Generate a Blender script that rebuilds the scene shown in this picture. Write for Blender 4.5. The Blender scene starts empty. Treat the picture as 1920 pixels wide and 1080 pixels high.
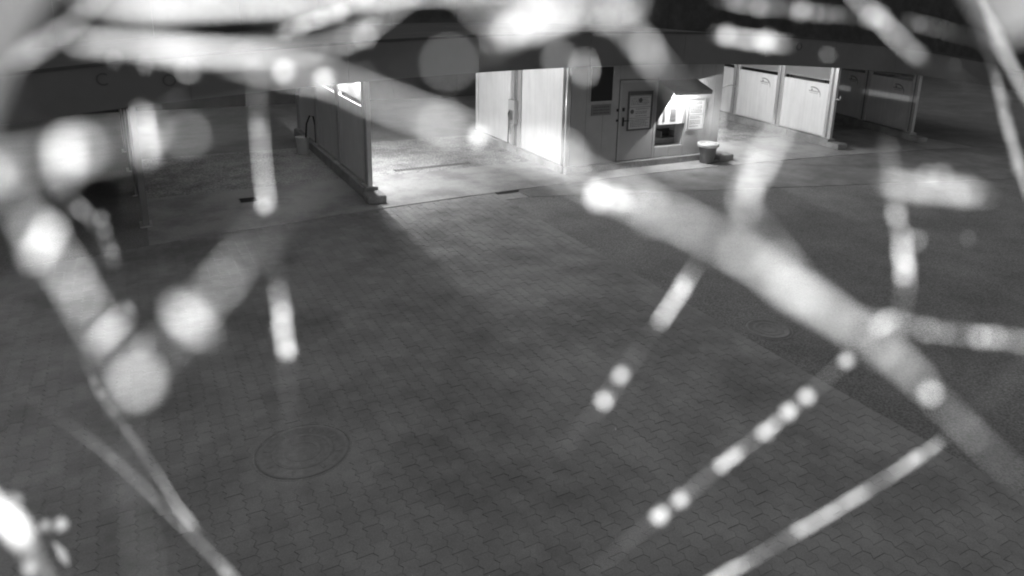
# Self-service car wash at night, seen by an infrared security camera through a cobweb.
SKY_STRENGTH, BAY_B, BAY_D, AWN_POWER, DIODE, LZ = 0.083, 690.0, 510.0, 165.0, 0.2741, 2.98
import bpy, bmesh, math, random
from mathutils import Vector, Matrix, Euler
R = math.radians
random.seed(5)
scene = bpy.context.scene
col = scene.collection

# ------------------------------------------------------------------ camera
cam_d = bpy.data.cameras.new('camera')
cam = bpy.data.objects.new('camera', cam_d); col.objects.link(cam)
cam.location = (0, 0, 4.8)
yaw, pitch, roll = R(-30.38854), R(74.228), R(1.91276)
cam.rotation_euler = (Matrix.Rotation(yaw, 3, 'Z') @ Matrix.Rotation(pitch, 3, 'X') @ Matrix.Rotation(roll, 3, 'Z')).to_euler()
cam_d.sensor_width = 36.0
cam_d.lens = 1362.0 / 1920.0 * 36.0
cam_d.shift_x = -72.8 / 1920.0
cam_d.shift_y = -174.0 / 1920.0
cam_d.clip_start = 0.001
cam_d.clip_end = 400
cam_d.dof.use_dof = True
cam_d.dof.focus_distance = 14.0
cam_d.dof.aperture_fstop = cam_d.lens / 2.4      # a 2.4 mm pupil, as in a small security camera
scene.camera = cam

# ------------------------------------------------------------------ night sky (infrared view: no colour)
world = bpy.data.worlds.new('World'); scene.world = world; world.use_nodes = True
nt = world.node_tree; nt.nodes.clear()
sky = nt.nodes.new('ShaderNodeTexSky'); sky.sky_type = 'NISHITA'; sky.sun_disc = False
sky.sun_elevation = R(55); sky.sun_rotation = R(20)
bw = nt.nodes.new('ShaderNodeRGBToBW'); bg = nt.nodes.new('ShaderNodeBackground'); wo = nt.nodes.new('ShaderNodeOutputWorld')
bg.inputs['Strength'].default_value = SKY_STRENGTH
nt.links.new(sky.outputs[0], bw.inputs[0]); nt.links.new(bw.outputs[0], bg.inputs['Color']); nt.links.new(bg.outputs[0], wo.inputs[0])
vs = scene.view_settings
vs.view_transform = 'Standard'; vs.look = 'None'; vs.gamma = 1.0; vs.exposure = 0.0; vs.use_curve_mapping = False
scene.cycles.use_denoising = True
scene.cycles.max_bounces = 8
scene.cycles.sample_clamp_indirect = 40.0
scene.cycles.filter_width = 2.0

# ------------------------------------------------------------------ materials (all grey: the camera sees infrared)
MATS = {}
def mat(name, v, rough=0.8, spec=0.3, metal=0.0, var=0.0, scale=4.0, bump=0.0, bscale=40.0, island=0.0, speck=0.0, sscale=120.0, stain=0.0, stscale=0.6):
    if name in MATS: return MATS[name]
    m = bpy.data.materials.new(name); m.use_nodes = True; MATS[name] = m
    n = m.node_tree.nodes; l = m.node_tree.links; b = n['Principled BSDF']
    b.inputs['Roughness'].default_value = rough; b.inputs['Metallic'].default_value = metal
    b.inputs['Specular IOR Level'].default_value = spec
    b.inputs['Base Color'].default_value = (v, v, v, 1)
    tc = n.new('ShaderNodeNewGeometry')
    cur = None
    def mul(a, lo, hi, src):
        mr = n.new('ShaderNodeMapRange'); mr.inputs['From Min'].default_value = lo[0]; mr.inputs['From Max'].default_value = lo[1]
        mr.inputs['To Min'].default_value = hi[0]; mr.inputs['To Max'].default_value = hi[1]
        l.new(src, mr.inputs['Value'])
        x = n.new('ShaderNodeMath'); x.operation = 'MULTIPLY'
        if a is None: x.inputs[0].default_value = v
        else: l.new(a, x.inputs[0])
        l.new(mr.outputs[0], x.inputs[1]); return x.outputs[0]
    def noise(sc, det=4):
        t = n.new('ShaderNodeTexNoise'); t.inputs['Scale'].default_value = sc; t.inputs['Detail'].default_value = det
        t.inputs['Roughness'].default_value = 0.65
        l.new(tc.outputs['Position'], t.inputs['Vector']); return t.outputs['Fac']
    if var: cur = mul(cur, (0.3, 0.7), (1 - var, 1 + var), noise(scale))
    if stain: cur = mul(cur, (0.45, 0.62), (1.0, 1 - stain), noise(stscale, 6))
    if speck: cur = mul(cur, (0.35, 0.65), (1 - speck, 1 + speck), noise(sscale, 2))
    if island: cur = mul(cur, (0, 1), (1 - island, 1 + island), tc.outputs['Random Per Island'])
    if cur is not None: l.new(cur, b.inputs['Base Color'])
    if bump:
        bp = n.new('ShaderNodeBump'); bp.inputs['Strength'].default_value = bump; bp.inputs['Distance'].default_value = 0.01
        l.new(noise(bscale), bp.inputs['Height']); l.new(bp.outputs[0], b.inputs['Normal'])
    return m
M_PAVER = mat('paver_concrete', .31, .85, .25, var=.16, scale=1.3, island=.06, speck=.10, sscale=60, bump=.3, bscale=90, stain=.30, stscale=.55)
M_JOINT = mat('joint_sand', .29, .95, .1, var=.2, scale=6)
M_ASPH = mat('asphalt', .25, .9, .2, var=.16, scale=.9, speck=.35, sscale=38, bump=.5, bscale=110, stain=.15, stscale=.3)
M_SLAB = mat('bay_concrete', .38, .8, .3, var=.10, scale=1.1, speck=.10, sscale=45, bump=.25, bscale=60, stain=.30, stscale=.8)
M_SLABW = mat('worn_bay_concrete', .34, .75, .35, var=.20, scale=2.2, speck=.45, sscale=22, bump=.5, bscale=45, stain=.35, stscale=.9)
M_APRON = mat('apron_concrete', .42, .85, .25, var=.10, scale=2, speck=.08, sscale=50, bump=.25, stain=.22, stscale=1.2)
M_KERB = mat('kerb_concrete', .33, .85, .25, var=.22, scale=5, speck=.15, sscale=40, bump=.4, bscale=50, stain=.35, stscale=2.5)
M_WHITE = mat('white_panel', .72, .45, .4, var=.03, scale=1.5, stain=.05, stscale=1.4)
def streaks(m, amp, base):
    n = m.node_tree.nodes; l = m.node_tree.links; b = n['Principled BSDF']
    src = b.inputs['Base Color'].links[0].from_socket
    tc = n.new('ShaderNodeNewGeometry'); mp = n.new('ShaderNodeMapping'); mp.inputs['Scale'].default_value = (9, 9, .7)
    t = n.new('ShaderNodeTexNoise'); t.inputs['Scale'].default_value = 1.0; t.inputs['Detail'].default_value = 5
    mr = n.new('ShaderNodeMapRange'); mr.inputs['From Min'].default_value = .35; mr.inputs['From Max'].default_value = .7; mr.inputs['To Min'].default_value = 1.0; mr.inputs['To Max'].default_value = 1 - amp
    x = n.new('ShaderNodeMath'); x.operation = 'MULTIPLY'
    l.new(tc.outputs['Position'], mp.inputs[0]); l.new(mp.outputs[0], t.inputs['Vector']); l.new(t.outputs['Fac'], mr.inputs['Value'])
    l.new(src, x.inputs[0]); l.new(mr.outputs[0], x.inputs[1]); l.new(x.outputs[0], b.inputs['Base Color'])
streaks(M_WHITE, .10, .8)
M_CLAD = mat('cladding', .42, .5, .4, var=.05, scale=1.6, stain=.08, stscale=1.2)
M_DOOR = mat('door_paint', .36, .45, .4, var=.04, scale=2)
M_ALU = mat('aluminium', .62, .32, .5, metal=.55, var=.05, scale=9)
M_GALV = mat('galvanised_steel', .50, .45, .5, metal=.5, var=.14, scale=12)
M_FASC = mat('fascia_sheet', .17, .5, .35, var=.08, scale=.8, stain=.12, stscale=.5)
M_ROOF = mat('roof_felt', .09, .9, .2, var=.2, scale=.8, speck=.2)
M_DARK = mat('dark_rubber', .035, .6, .3)
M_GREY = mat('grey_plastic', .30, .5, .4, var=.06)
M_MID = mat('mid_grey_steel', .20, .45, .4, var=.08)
M_PRINT = mat('dark_print', .12, .6, .2)
M_FAINT = mat('faint_print', .11, .6, .3)
M_PAPER = mat('paper', .70, .7, .2, var=.05, scale=14)
M_IRON = mat('cast_iron', .28, .8, .25, metal=.0, var=.15, scale=14, bump=.4)
M_BAG = mat('bin_plastic', .16, .5, .4, var=.1)
M_BINL = mat('lit_bin_rim', .62, .5, .4, var=.1, scale=8)  # pale rim and bag: lamplight from above put into the colour
M_FENCE = mat('dark_wall', .08, .9, .2, var=.25, scale=1.2)
M_SHROUD = mat('camera_housing', .20, .55, .3)
M_SILK = mat('silk', .80, .7, .3, var=.12, scale=900)
M_SILK_DIM = mat('dim_silk', .267, .8, .2, var=.12, scale=900)  # silk coloured darker near the lens to hold down the diode light
def glass_mat():
    m = bpy.data.materials.new('window_glass'); m.use_nodes = True; b = m.node_tree.nodes['Principled BSDF']
    b.inputs['Base Color'].default_value = (.03, .03, .03, 1); b.inputs['Roughness'].default_value = .08; b.inputs['Specular IOR Level'].default_value = .6
    return m
M_GLASS = glass_mat()
def pane_mat():
    m = bpy.data.materials.new('polycarbonate'); m.use_nodes = True; n = m.node_tree.nodes; l = m.node_tree.links
    b = n['Principled BSDF']; b.inputs['Base Color'].default_value = (.36, .36, .36, 1); b.inputs['Roughness'].default_value = .35
    t = n.new('ShaderNodeBsdfTranslucent'); t.inputs['Color'].default_value = (.85, .85, .85, 1)
    mx = n.new('ShaderNodeMixShader'); mx.inputs[0].default_value = .55
    l.new(b.outputs[0], mx.inputs[1]); l.new(t.outputs[0], mx.inputs[2]); l.new(mx.outputs[0], n['Material Output'].inputs[0])
    return m
M_PANE = pane_mat()
def emit_mat(name, s):
    m = bpy.data.materials.new(name); m.use_nodes = True; b = m.node_tree.nodes['Principled BSDF']
    b.inputs['Base Color'].default_value = (.8, .8, .8, 1); b.inputs['Emission Color'].default_value = (1, 1, 1, 1); b.inputs['Emission Strength'].default_value = s
    return m
M_TUBE = emit_mat('lamp_tube', 3.0)
M_SCREEN = emit_mat('screen_glow', .02); M_SCREEN.node_tree.nodes['Principled BSDF'].inputs['Base Color'].default_value = (.12, .12, .12, 1)

# ------------------------------------------------------------------ mesh helpers
class MB:
    def __init__(s): s.v = []; s.f = []
    def add(s, v, f):
        o = len(s.v); s.v += [tuple(p) for p in v]; s.f += [tuple(i + o for i in q) for q in f]; return s
    def box(s, x0, x1, y0, y1, z0, z1, b=0.0):
        if b <= 0:
            v = [(x, y, z) for z in (z0, z1) for y in (y0, y1) for x in (x0, x1)]
            return s.add(v, [(0, 2, 3, 1), (4, 5, 7, 6), (0, 1, 5, 4), (2, 6, 7, 3), (0, 4, 6, 2), (1, 3, 7, 5)])
        bm = bmesh.new(); bmesh.ops.create_cube(bm, size=1)
        for q in bm.verts: q.co = Vector(((x0 + x1) / 2 + q.co.x * (x1 - x0), (y0 + y1) / 2 + q.co.y * (y1 - y0), (z0 + z1) / 2 + q.co.z * (z1 - z0)))
        bmesh.ops.bevel(bm, geom=bm.edges[:], offset=b, segments=2, profile=.5, affect='EDGES')
        bm.verts.index_update(); s.add([q.co[:] for q in bm.verts], [[w.index for w in f.verts] for f in bm.faces]); bm.free(); return s
    def prism(s, poly, a0, a1, axis='z'):
        n = len(poly)
        def P(u, w, a): return (u, w, a) if axis == 'z' else ((u, a, w) if axis == 'y' else (a, u, w))
        v = [P(u, w, a0) for u, w in poly] + [P(u, w, a1) for u, w in poly]
        return s.add(v, [tuple(range(n))[::-1], tuple(range(n, 2 * n))] + [(i, (i + 1) % n, n + (i + 1) % n, n + i) for i in range(n)])
    def tube(s, pts, rad, n=8, cap=True):
        pts = [Vector(p) for p in pts]; rads = rad if isinstance(rad, (list, tuple)) else [rad] * len(pts)
        rings = []; up = None
        for i, p in enumerate(pts):
            t = (pts[min(i + 1, len(pts) - 1)] - pts[max(i - 1, 0)]).normalized()
            if up is None: up = Vector((0, 0, 1)) if abs(t.z) < .9 else Vector((1, 0, 0))
            a = t.cross(up).normalized(); up = a.cross(t).normalized()
            rings.append([p + (a * math.cos(2 * math.pi * k / n) + up * math.sin(2 * math.pi * k / n)) * rads[i] for k in range(n)])
        v = [q for r_ in rings for q in r_]; f = []
        for i in range(len(pts) - 1):
            for k in range(n): f.append((i * n + k, i * n + (k + 1) % n, (i + 1) * n + (k + 1) % n, (i + 1) * n + k))
        if cap: f += [tuple(range(n))[::-1], tuple((len(pts) - 1) * n + k for k in range(n))]
        return s.add(v, f)
    def lathe(s, prof, n=24, c=(0, 0, 0)):
        v = [(c[0] + r_ * math.cos(2 * math.pi * k / n), c[1] + r_ * math.sin(2 * math.pi * k / n), c[2] + z) for r_, z in prof for k in range(n)]
        f = [(i * n + k, i * n + (k + 1) % n, (i + 1) * n + (k + 1) % n, (i + 1) * n + k) for i in range(len(prof) - 1) for k in range(n)]
        return s.add(v, f)
    def build(s, name, m, parent=None, smooth=False, kind=None):
        me = bpy.data.meshes.new(name); me.from_pydata(s.v, [], s.f); me.update()
        if smooth: me.polygons.foreach_set('use_smooth', [True] * len(me.polygons))
        me.materials.append(m)
        o = bpy.data.objects.new(name, me); col.objects.link(o); o.parent = parent
        if kind: o['kind'] = kind
        return o
def tag(o, label, cat, group=None):
    o['label'] = label; o['category'] = cat
    if group: o['group'] = group
    return o
def thing(name, label, cat, loc=(0, 0, 0), rz=0.0, group=None):
    o = bpy.data.objects.new(name, None); col.objects.link(o); o.empty_display_size = .1
    o.location = loc; o.rotation_euler = (0, 0, rz); return tag(o, label, cat, group)
def box(name, m, parent, *a, b=0.0): return MB().box(*a, b=b).build(name, m, parent)
def arc(cx, cy, r_, a0, a1, n=14): return [(cx + r_ * math.cos(R(a0 + (a1 - a0) * i / n)), cy + r_ * math.sin(R(a0 + (a1 - a0) * i / n))) for i in range(n + 1)]
def ring_poly(cx, cy, r0, r1, a0, a1, n=18): return arc(cx, cy, r1, a0, a1, n) + arc(cx, cy, r0, a1, a0, n)

# ------------------------------------------------------------------ the yard
def edge(x): return 15.48 - .0066 * (x - 11) ** 2          # front edge of the bay slab
ground = MB().add([(-150, -60, -.05), (200, -60, -.05), (200, 300, -.05), (-150, 300, -.05)], [(0, 1, 2, 3)]).build('ground', M_ASPH, kind='structure')
def lined(xs, f0, f1, z0, z1):                              # slab between two curves y=f0(x), y=f1(x)
    n = len(xs); v = []
    for x in xs: v += [(x, f0(x), z0), (x, f1(x), z0), (x, f0(x), z1), (x, f1(x), z1)]
    f = []
    for i in range(n - 1):
        a, b = 4 * i, 4 * i + 4
        f += [(a + 2, b + 2, b + 3, a + 3), (a, b, b + 2, a + 2), (a + 1, a + 3, b + 3, b + 1), (a, a + 1, b + 1, b)]
    f += [(0, 2, 3, 1), (4 * n - 4, 4 * n - 3, 4 * n - 1, 4 * n - 2)]
    return MB().add(v, f)
def lin(a, b, n): return [a + (b - a) * i / (n - 1) for i in range(n)]
BAYS = [(0.0, 4.6), (4.6, 10.0), (15.6, 20.4), (20.4, 25.2)]
for i, (a, b) in enumerate(BAYS):
    lined(lin(a + .006, b - .006, 9), edge, lambda x: 18.0, -.2, .010).build('bay_floor', M_SLAB, kind='structure')
    lined(lin(a + .006, b - .006, 3), lambda x: 18.006, lambda x: 22.2, -.2, .010).build('bay_floor', M_SLABW, kind='structure')
lined(lin(-9, -.006, 5), edge, lambda x: 30.0, -.2, .004).build('side_lane', mat('lane_asphalt', .24, .9, .2, var=.16, scale=.9, speck=.3, sscale=40), kind='structure')
lined(lin(10.006, 15.594, 9), edge, lambda x: 16.25, -.2, .010).build('service_apron', M_APRON, kind='structure')
# asphalt yard to the right of the paving, with a saw-cut seam and an older strip next to the slab
def seam(x): return 13.67 - .285 * (x - 11.89)
lined(lin(7.45, 60, 30), lambda x: -30, lambda x: min(seam(x) - .02, edge(x) - .02) if x < 30 else seam(30), -.045, -.008).build('asphalt_yard', M_ASPH, kind='structure')
M_STRIP = mat('older_asphalt', .26, .9, .2, var=.16, scale=1.4, speck=.25, sscale=60, bump=.4, bscale=90, stain=.25, stscale=.8)
lined(lin(8.1, 30, 24), lambda x: min(seam(x), edge(x) - .05), lambda x: edge(x) - .012, -.045, -.002).build('asphalt_strip', M_STRIP, kind='structure')

paving = MB().add([(-9, -4, -.006), (7.445, -4, -.006), (7.445, 15.6, -.006), (-9, 15.6, -.006)], [(0, 1, 2, 3)]).build('paving', M_JOINT, kind='structure')
# interlocking zigzag pavers in columns running towards the bays
PW, PL, GAP, TH = .150, .225, .0020, .08
zz = .034
def paver_outline():
    hw, hl = (PW - GAP) / 2, (PL - GAP) / 2; q = PL / 4
    left = [(-hw - zz / 2, -hl), (-hw + zz / 2, -q), (-hw - zz / 2, 0), (-hw + zz / 2, q), (-hw - zz / 2, hl)]
    right = [(x + 2 * hw, y) for x, y in left]
    return right + left[::-1]
OUT = paver_outline()
def paver_geo():
    n = len(OUT); ch = .0022
    v = [(x, y, -.022) for x, y in OUT] + [(x, y, -ch) for x, y in OUT]
    v += [(x * (1 - ch / .07), y * (1 - ch / .11), 0) for x, y in OUT]
    f = []
    for k in range(2):
        for i in range(n): f.append((k * n + i, k * n + (i + 1) % n, (k + 1) * n + (i + 1) % n, (k + 1) * n + i))
    f.append(tuple(2 * n + i for i in range(n)))
    return v, f
PV, PF = paver_geo()
MAN = [(7.95, 6.95, .33), (1.18, 7.05, .47)]
spots = []
nx0, nx1 = -6.0, 7.42
c = 0; x = nx0
while x < nx1:
    y = 1.0 + (PL / 2 if c % 2 else 0)
    while y < edge(x) - PL / 2 - .02:
        if not any(math.hypot(x - mx, y - my) < mr + .10 for mx, my, mr in MAN): spots.append((x, y))
        y += PL
    x += PW; c += 1
# two courses of paving reach further right beside the slab
x = nx1 + PW / 2
while x < 8.0:
    for yy in (14.85, 14.85 + PL): spots.append((x, yy))
    x += PW
Rc = (Matrix.Rotation(yaw, 3, 'Z') @ Matrix.Rotation(pitch, 3, 'X') @ Matrix.Rotation(roll, 3, 'Z')).transposed()
def seen(x, y):
    p = Rc @ (Vector((x, y, 0)) - Vector((0, 0, 4.8)))
    if p.z > -.1: return None
    u = 1032.8 + 1362 * p.x / -p.z; w = 366 - 1362 * p.y / -p.z
    return (u, w, -p.z)
vis = []; rest = []
for (x, y) in spots:
    q = seen(x, y)
    if q and -20 < q[0] < 1940 and -20 < q[1] < 1110: vis.append((q[2], x, y))
    elif q and -300 < q[0] < 2200 and q[1] < 1400: rest.append((x, y))
vis.sort()
pm = bpy.data.meshes.new('paver'); pm.from_pydata(PV, [], PF); pm.materials.append(M_PAVER)
rnd = random.Random(3)
def jit(): return (rnd.uniform(-.002, .002), R(rnd.uniform(-.5, .5)), R(rnd.uniform(-.5, .5)), R(rnd.uniform(-1, 1)))
# island colour is per mesh island, so give single pavers a few tone variants of their own
pms = []
for k in range(5):
    mk = pm if k == 0 else pm.copy()
    mk.materials.clear(); mk.materials.append(mat('paver_tone_%d' % k, .31 * (.95 + .025 * k), .85, .25, var=.16, scale=1.3, speck=.10, sscale=60, bump=.3, bscale=90, stain=.30, stscale=.55))
    pms.append(mk)
for d, x, y in vis[:300]:
    o = bpy.data.objects.new('paver', pms[rnd.randrange(5)]); col.objects.link(o); o.parent = paving
    dz, a, b_, g = jit(); o.location = (x, y, dz); o.rotation_euler = (a, b_, g)
mb = MB()
for x, y in [(x, y) for d, x, y in vis[300:]] + rest:
    dz, a, b_, g = jit()
    mb.add([(x + vx - g * vy, y + vy + g * vx, vz + dz + a * vy - b_ * vx) for vx, vy, vz in PV], PF)
mb.build('paver_field', M_PAVER, paving, kind='stuff')

# manhole covers
for i, (mx, my, mr) in enumerate(MAN):
    t = thing('manhole_cover', ('round cast iron manhole cover in the dark yard at right', 'round cast iron manhole cover among the pavers at lower left')[i], 'manhole cover', (mx, my, -.004), R(20), 'manhole covers in the yard')
    MB().lathe([(mr + .035, -.03), (mr + .035, .0), (mr + .03, .003), (mr + .012, .003), (mr + .008, -.02)], 40).build('frame', M_KERB if i else M_IRON, t, True)
    if i: MB().lathe([(mr + .034, .0005), (mr + .22, .0005)], 40).build('collar', M_PAVER, t)
    lid = MB().lathe([(mr, -.02), (mr, .004), (mr - .02, .006), (mr - .05, .006), (mr - .055, 0.0), (0.001, 0.0)], 40).build('lid', M_IRON, t, True)
    st = MB()
    for rr in (mr * .35, mr * .62): st.lathe([(rr - .02, -.004), (rr - .02, .003), (rr + .02, .003), (rr + .02, -.004)], 32)
    for k in range(8):
        a = k * math.pi / 4; ux, uy = math.cos(a), math.sin(a)
        st.add([(ux * mr * q + s_ * -uy * .015, uy * mr * q + s_ * ux * .015, z) for z in (-.004, .003) for q in (.7, .86) for s_ in (-1, 1)], [(0, 2, 3, 1), (4, 5, 7, 6), (0, 1, 5, 4), (2, 6, 7, 3), (0, 4, 6, 2), (1, 3, 7, 5)])
    st.build('tread_pattern', M_IRON, lid)

# drain slot in the lit bay and a small drain grate in the dark bay
t = thing('drain_channel', 'long dark drain slot across the brightly lit bay floor', 'drain', (7.02, 18.42, .012), R(2))
MB().box(-1.12, 1.12, -.10, .10, -.01, .004).build('frame', M_IRON, t)
for k in range(28): MB().box(-1.10 + k * .08, -1.10 + k * .08 + .035, -.085, .085, .004, .010).build('bar', M_DARK, t)
t = thing('drain_grate', 'small dark drain grate in the floor of the dim left bay', 'drain', (2.05, 17.0, .012))
MB().box(-.2, .2, -.2, .2, -.01, .004).build('frame', M_IRON, t)
for k in range(6): MB().box(-.17, .17, -.165 + k * .06, -.135 + k * .06, .004, .012).build('bar', M_DARK, t)

# dark backdrop wall added to keep the view behind bays and roof dark
t = thing('dark_backdrop', 'tall dark wall added as a backdrop close behind the wash bays', 'building', (10, 31.0, -.05))
for k in range(34): MB().box(-30 + k * 3.0 + .006, -27 + k * 3.0 - .006, 0, .25, 0, 8.6).build('wall_sheet', M_FENCE, t)
box('coping', M_ROOF, t, -30, 72, -.05, .35, 8.602, 8.75)

# ------------------------------------------------------------------ arched canopy with fascia
def zb(x): return 3.0 - .0041 * (x - 11.3) ** 2
t = thing('canopy', 'long dark gently arched canopy roof over the wash bays', 'canopy', (11.3, 15.4, 0))
def strip(xs, y0, y1, dz0, dz1):
    mb = MB(); v = []; f = []
    for x in xs: v += [(x - 11.3, y0, zb(x) + dz0), (x - 11.3, y1, zb(x) + dz0), (x - 11.3, y0, zb(x) + dz1), (x - 11.3, y1, zb(x) + dz1)]
    n = len(xs)
    for i in range(n - 1):
        a, b = 4 * i, 4 * i + 4
        f += [(a + 2, b + 2, b + 3, a + 3), (a, b, b + 2, a + 2), (a + 1, a + 3, b + 3, b + 1), (a, a + 1, b + 1, b)]
    f += [(0, 2, 3, 1), (4 * n - 4, 4 * n - 3, 4 * n - 1, 4 * n - 2)]
    return mb.add(v, f)
XS = lin(-8, 30, 39)
for i in range(0, 36, 3):                                 # fascia sheets
    xs = lin(XS[i] + .004, XS[i + 3] - .004, 5) if i + 3 < len(XS) else None
    if xs: strip(xs, -.06, .0, 0, .80).build('fascia_panel', M_FASC, t)
strip(lin(-8, 30, 39), -.10, .02, .802, .86).build('coping', M_ROOF, t)
strip(lin(-8, 30, 39), .022, 7.0, .55, .70).build('roof_deck', M_ROOF, t)
strip(lin(-8, 30, 39), 6.9, 7.0, .1, .548).build('rear_beam', M_FASC, t)
strip(lin(-8, 30, 39), .005, .045, 0.02, .54).build('front_beam', M_FASC, t)
for (lx, lz, a0, a1) in ((-.39, 3.0, 50, 310), (.66, 2.95, 0, 360), (17.37, 3.42, 0, 360)):
    o = MB().prism([(u, w) for u, w in ring_poly(lx - 11.3, lz, .085, .115, a0, a1)], -.075, -.058, 'y').build('letter', M_FAINT, t)

# ------------------------------------------------------------------ bay partitions
def logo(parent, y, z):                                   # printed emblem: crescent sweep, small crest, two lines of small lettering
    mb = MB(); x = -.019
    pts = [(y + u, z - .22 + .72 * w) for u, w in arc(0, 0, .36, 70, 190, 18)]; pin = [(y + .012 + u, z - .25 + .70 * w) for u, w in arc(0, 0, .35, 190, 70, 18)]
    mb.prism(pts + pin, x - .002, x, 'x')
    mb.prism(arc(y + .06, z - .075, .045, 0, 330, 9), x - .002, x, 'x')
    yy = y + .20
    rr = random.Random(1)
    while yy > y - .25:
        wd = rr.uniform(.018, .04); mb.prism([(yy - wd, z - .14), (yy, z - .14), (yy, z - .095), (yy - wd, z - .095)], x - .002, x, 'x'); yy -= wd + .014
    yy = y + .14
    while yy > y - .2:
        wd = rr.uniform(.012, .03); mb.prism([(yy - wd, z - .19), (yy, z - .19), (yy, z - .17), (yy - wd, z - .17)], x - .002, x, 'x'); yy -= wd + .01
    mb.build('printed_emblem', mat('emblem_print', .26, .6, .2), parent, kind='stuff')
def partition(label, loc, rz, emblem, hook=False, ztop=2.95, mats=M_WHITE, dark=False):
    alu = M_MID if dark else M_ALU  # darker metal carries the dimness of the left bay
    t = thing('bay_partition', label, 'partition', loc, rz, 'partitions between the wash bays')
    for k in range(0 if dark else 4): MB().box(-.17, .17, .02 + k * 1.98, 1.994 + k * 1.98, 0, .27, b=.02).build('kerb_block', M_KERB, t)
    if not dark: MB().box(-.21, .21, -.50, .012, 0, .20, b=.045).build('bumper_block', M_KERB, t)
    zf = .012 if dark else .27
    for k, y in enumerate((.06, 2.58, 5.08, 7.58)):
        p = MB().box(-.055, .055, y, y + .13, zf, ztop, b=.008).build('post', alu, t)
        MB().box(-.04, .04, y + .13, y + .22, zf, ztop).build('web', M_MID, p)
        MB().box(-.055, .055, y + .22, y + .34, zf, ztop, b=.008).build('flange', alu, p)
        MB().box(-.11, .11, y - .03, y + .37, zf - .008, zf + .015).build('base_plate', M_GALV, p)
    for k, (a, b) in enumerate(((.40, 2.575), (2.925, 5.075), (5.425, 7.575))):
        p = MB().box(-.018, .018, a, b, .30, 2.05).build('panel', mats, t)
        MB().box(-.036, .036, a, b, .285, .325).build('bottom_channel', alu, p)
        MB().box(-.021, .021, a, b, 2.052, 2.072).build('top_channel', alu, p)
        MB().box(-.012, .012, a, b, 2.18, 2.21).build('rail', alu, t)
        MB().box(-.006, .006, a, b, 2.212, ztop).build('pane', M_PANE, t)
        if emblem and k < 2: logo(p, a + .72, 1.86)
    if hook:
        MB().tube([(-.02, .05, 1.62), (-.02, -.10, 1.62), (-.02, -.13, 1.66), (-.02, -.13, 1.74)], .018, 8).build('hook', alu, t)
    return t
partition('white panelled bay partition beside the dim left bay, lit pane at its top', (4.6, 16.05, 0), R(0), False)
partition('bright white panelled bay partition with emblems, right of the service room', (20.3, 16.05, 0), R(-5.5), True, hook=True)
partition('shaded bay partition with emblems and a stripe of light at far right', (24.25, 15.75, 0), R(-14), True, ztop=2.75)
partition('left bay partition coloured dark for shade, front post at the far left', (0.0, 15.78, 0), R(2), False, ztop=2.75, mats=M_GREY, dark=True)  # shade of the dim bay put into its grey materials

# ------------------------------------------------------------------ service room between the lit bays
X0, X1, Y0, Y1, ZT = 10.0, 15.45, 16.35, 22.1, 3.05
t = thing('service_room', 'pale clad service room between the lit wash bays', 'building', (X0, Y0, 0))
W, D = X1 - X0, Y1 - Y0
# plinth round the walls
MB().box(-.05, 2.2, -.16, .0, 0, .19, b=.015).build('plinth', M_KERB, t); MB().box(2.206, 4.6, -.16, .0, 0, .19, b=.015).build('plinth', M_KERB, t)
MB().box(4.606, W + .12, -.16, .0, 0, .19, b=.015).build('plinth', M_KERB, t)
MB().box(W - .38, W + .20, -.55, -.165, 0, .20, b=.04).build('bumper_block', M_KERB, t)
MB().box(-.12, -.0, .0, D, 0, .21, b=.015).build('plinth', M_KERB, t)
# front cladding boards, each its own piece; the niche is x 3.02..4.06, z .50..1.88
def front(x0, x1, z0, z1): MB().box(x0 + .003, x1 - .003, 0, .08, z0, z1, b=.004).build('cladding_board', M_CLAD, t)
for a, b in ((.12, .60), (.60, 1.15), (1.15, 1.66)): front(a, b, .195, ZT)
front(1.66, 3.02, 2.50, ZT)
for a, b in ((3.02, 3.54), (3.54, 4.06)): front(a, b, 1.88, ZT); front(a, b, .195, .50)
for a, b in ((4.06, 4.60), (4.60, 5.10), (5.10, W - .02)): front(a, b, .195, ZT)
for k in range(10): MB().box(4.66 + k * .078, 4.685 + k * .078, -.006, 0.004, .2, ZT - .01).build('rib', M_CLAD, t)
# corner trims, left wall panels, right wall, back wall, lid
MB().tube([(.06, .06, .2), (.06, .06, ZT)], .075, 14).build('corner_post', M_ALU, t, True)
MB().box(-.035, .0, -.03, .0, .2, ZT).build('corner_trim', M_WHITE, t)
for (a, b) in ((.20, 2.52), (3.22, 5.55)): MB().box(-.03, .05, a, b, .22, ZT, b=.004).build('wall_panel', M_WHITE, t)
for a in (2.55, 2.98): MB().box(-.06, .05, a, a + .20, .22, ZT, b=.006).build('wall_post', M_ALU, t)
MB().box(-.01, .05, 2.755, 2.975, .22, ZT).build('post_groove', M_MID, t)
MB().box(-.06, .05, 5.58, D, .22, ZT, b=.006).build('wall_post', M_WHITE, t)
MB().box(W - .06, W, .085, D, 0, ZT).build('wall_panel', M_WHITE, t)
MB().box(.055, W - .065, D - .06, D, 0, ZT).build('wall_panel', M_CLAD, t)
MB().box(.06, W - .07, .09, D - .07, ZT - .06, ZT).build('ceiling_board', M_CLAD, t)
# niche lining
MB().box(3.02, 4.06, .40, .44, .50, 1.88).build('niche_back', M_GREY, t)
for x in (2.99, 4.06): MB().box(x + .001, x + .029, .082, .40, .47, 1.91).build('niche_jamb', M_WHITE, t)
MB().box(3.02, 4.06, .082, .40, .47, .499).build('niche_sill', M_GREY, t)
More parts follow.
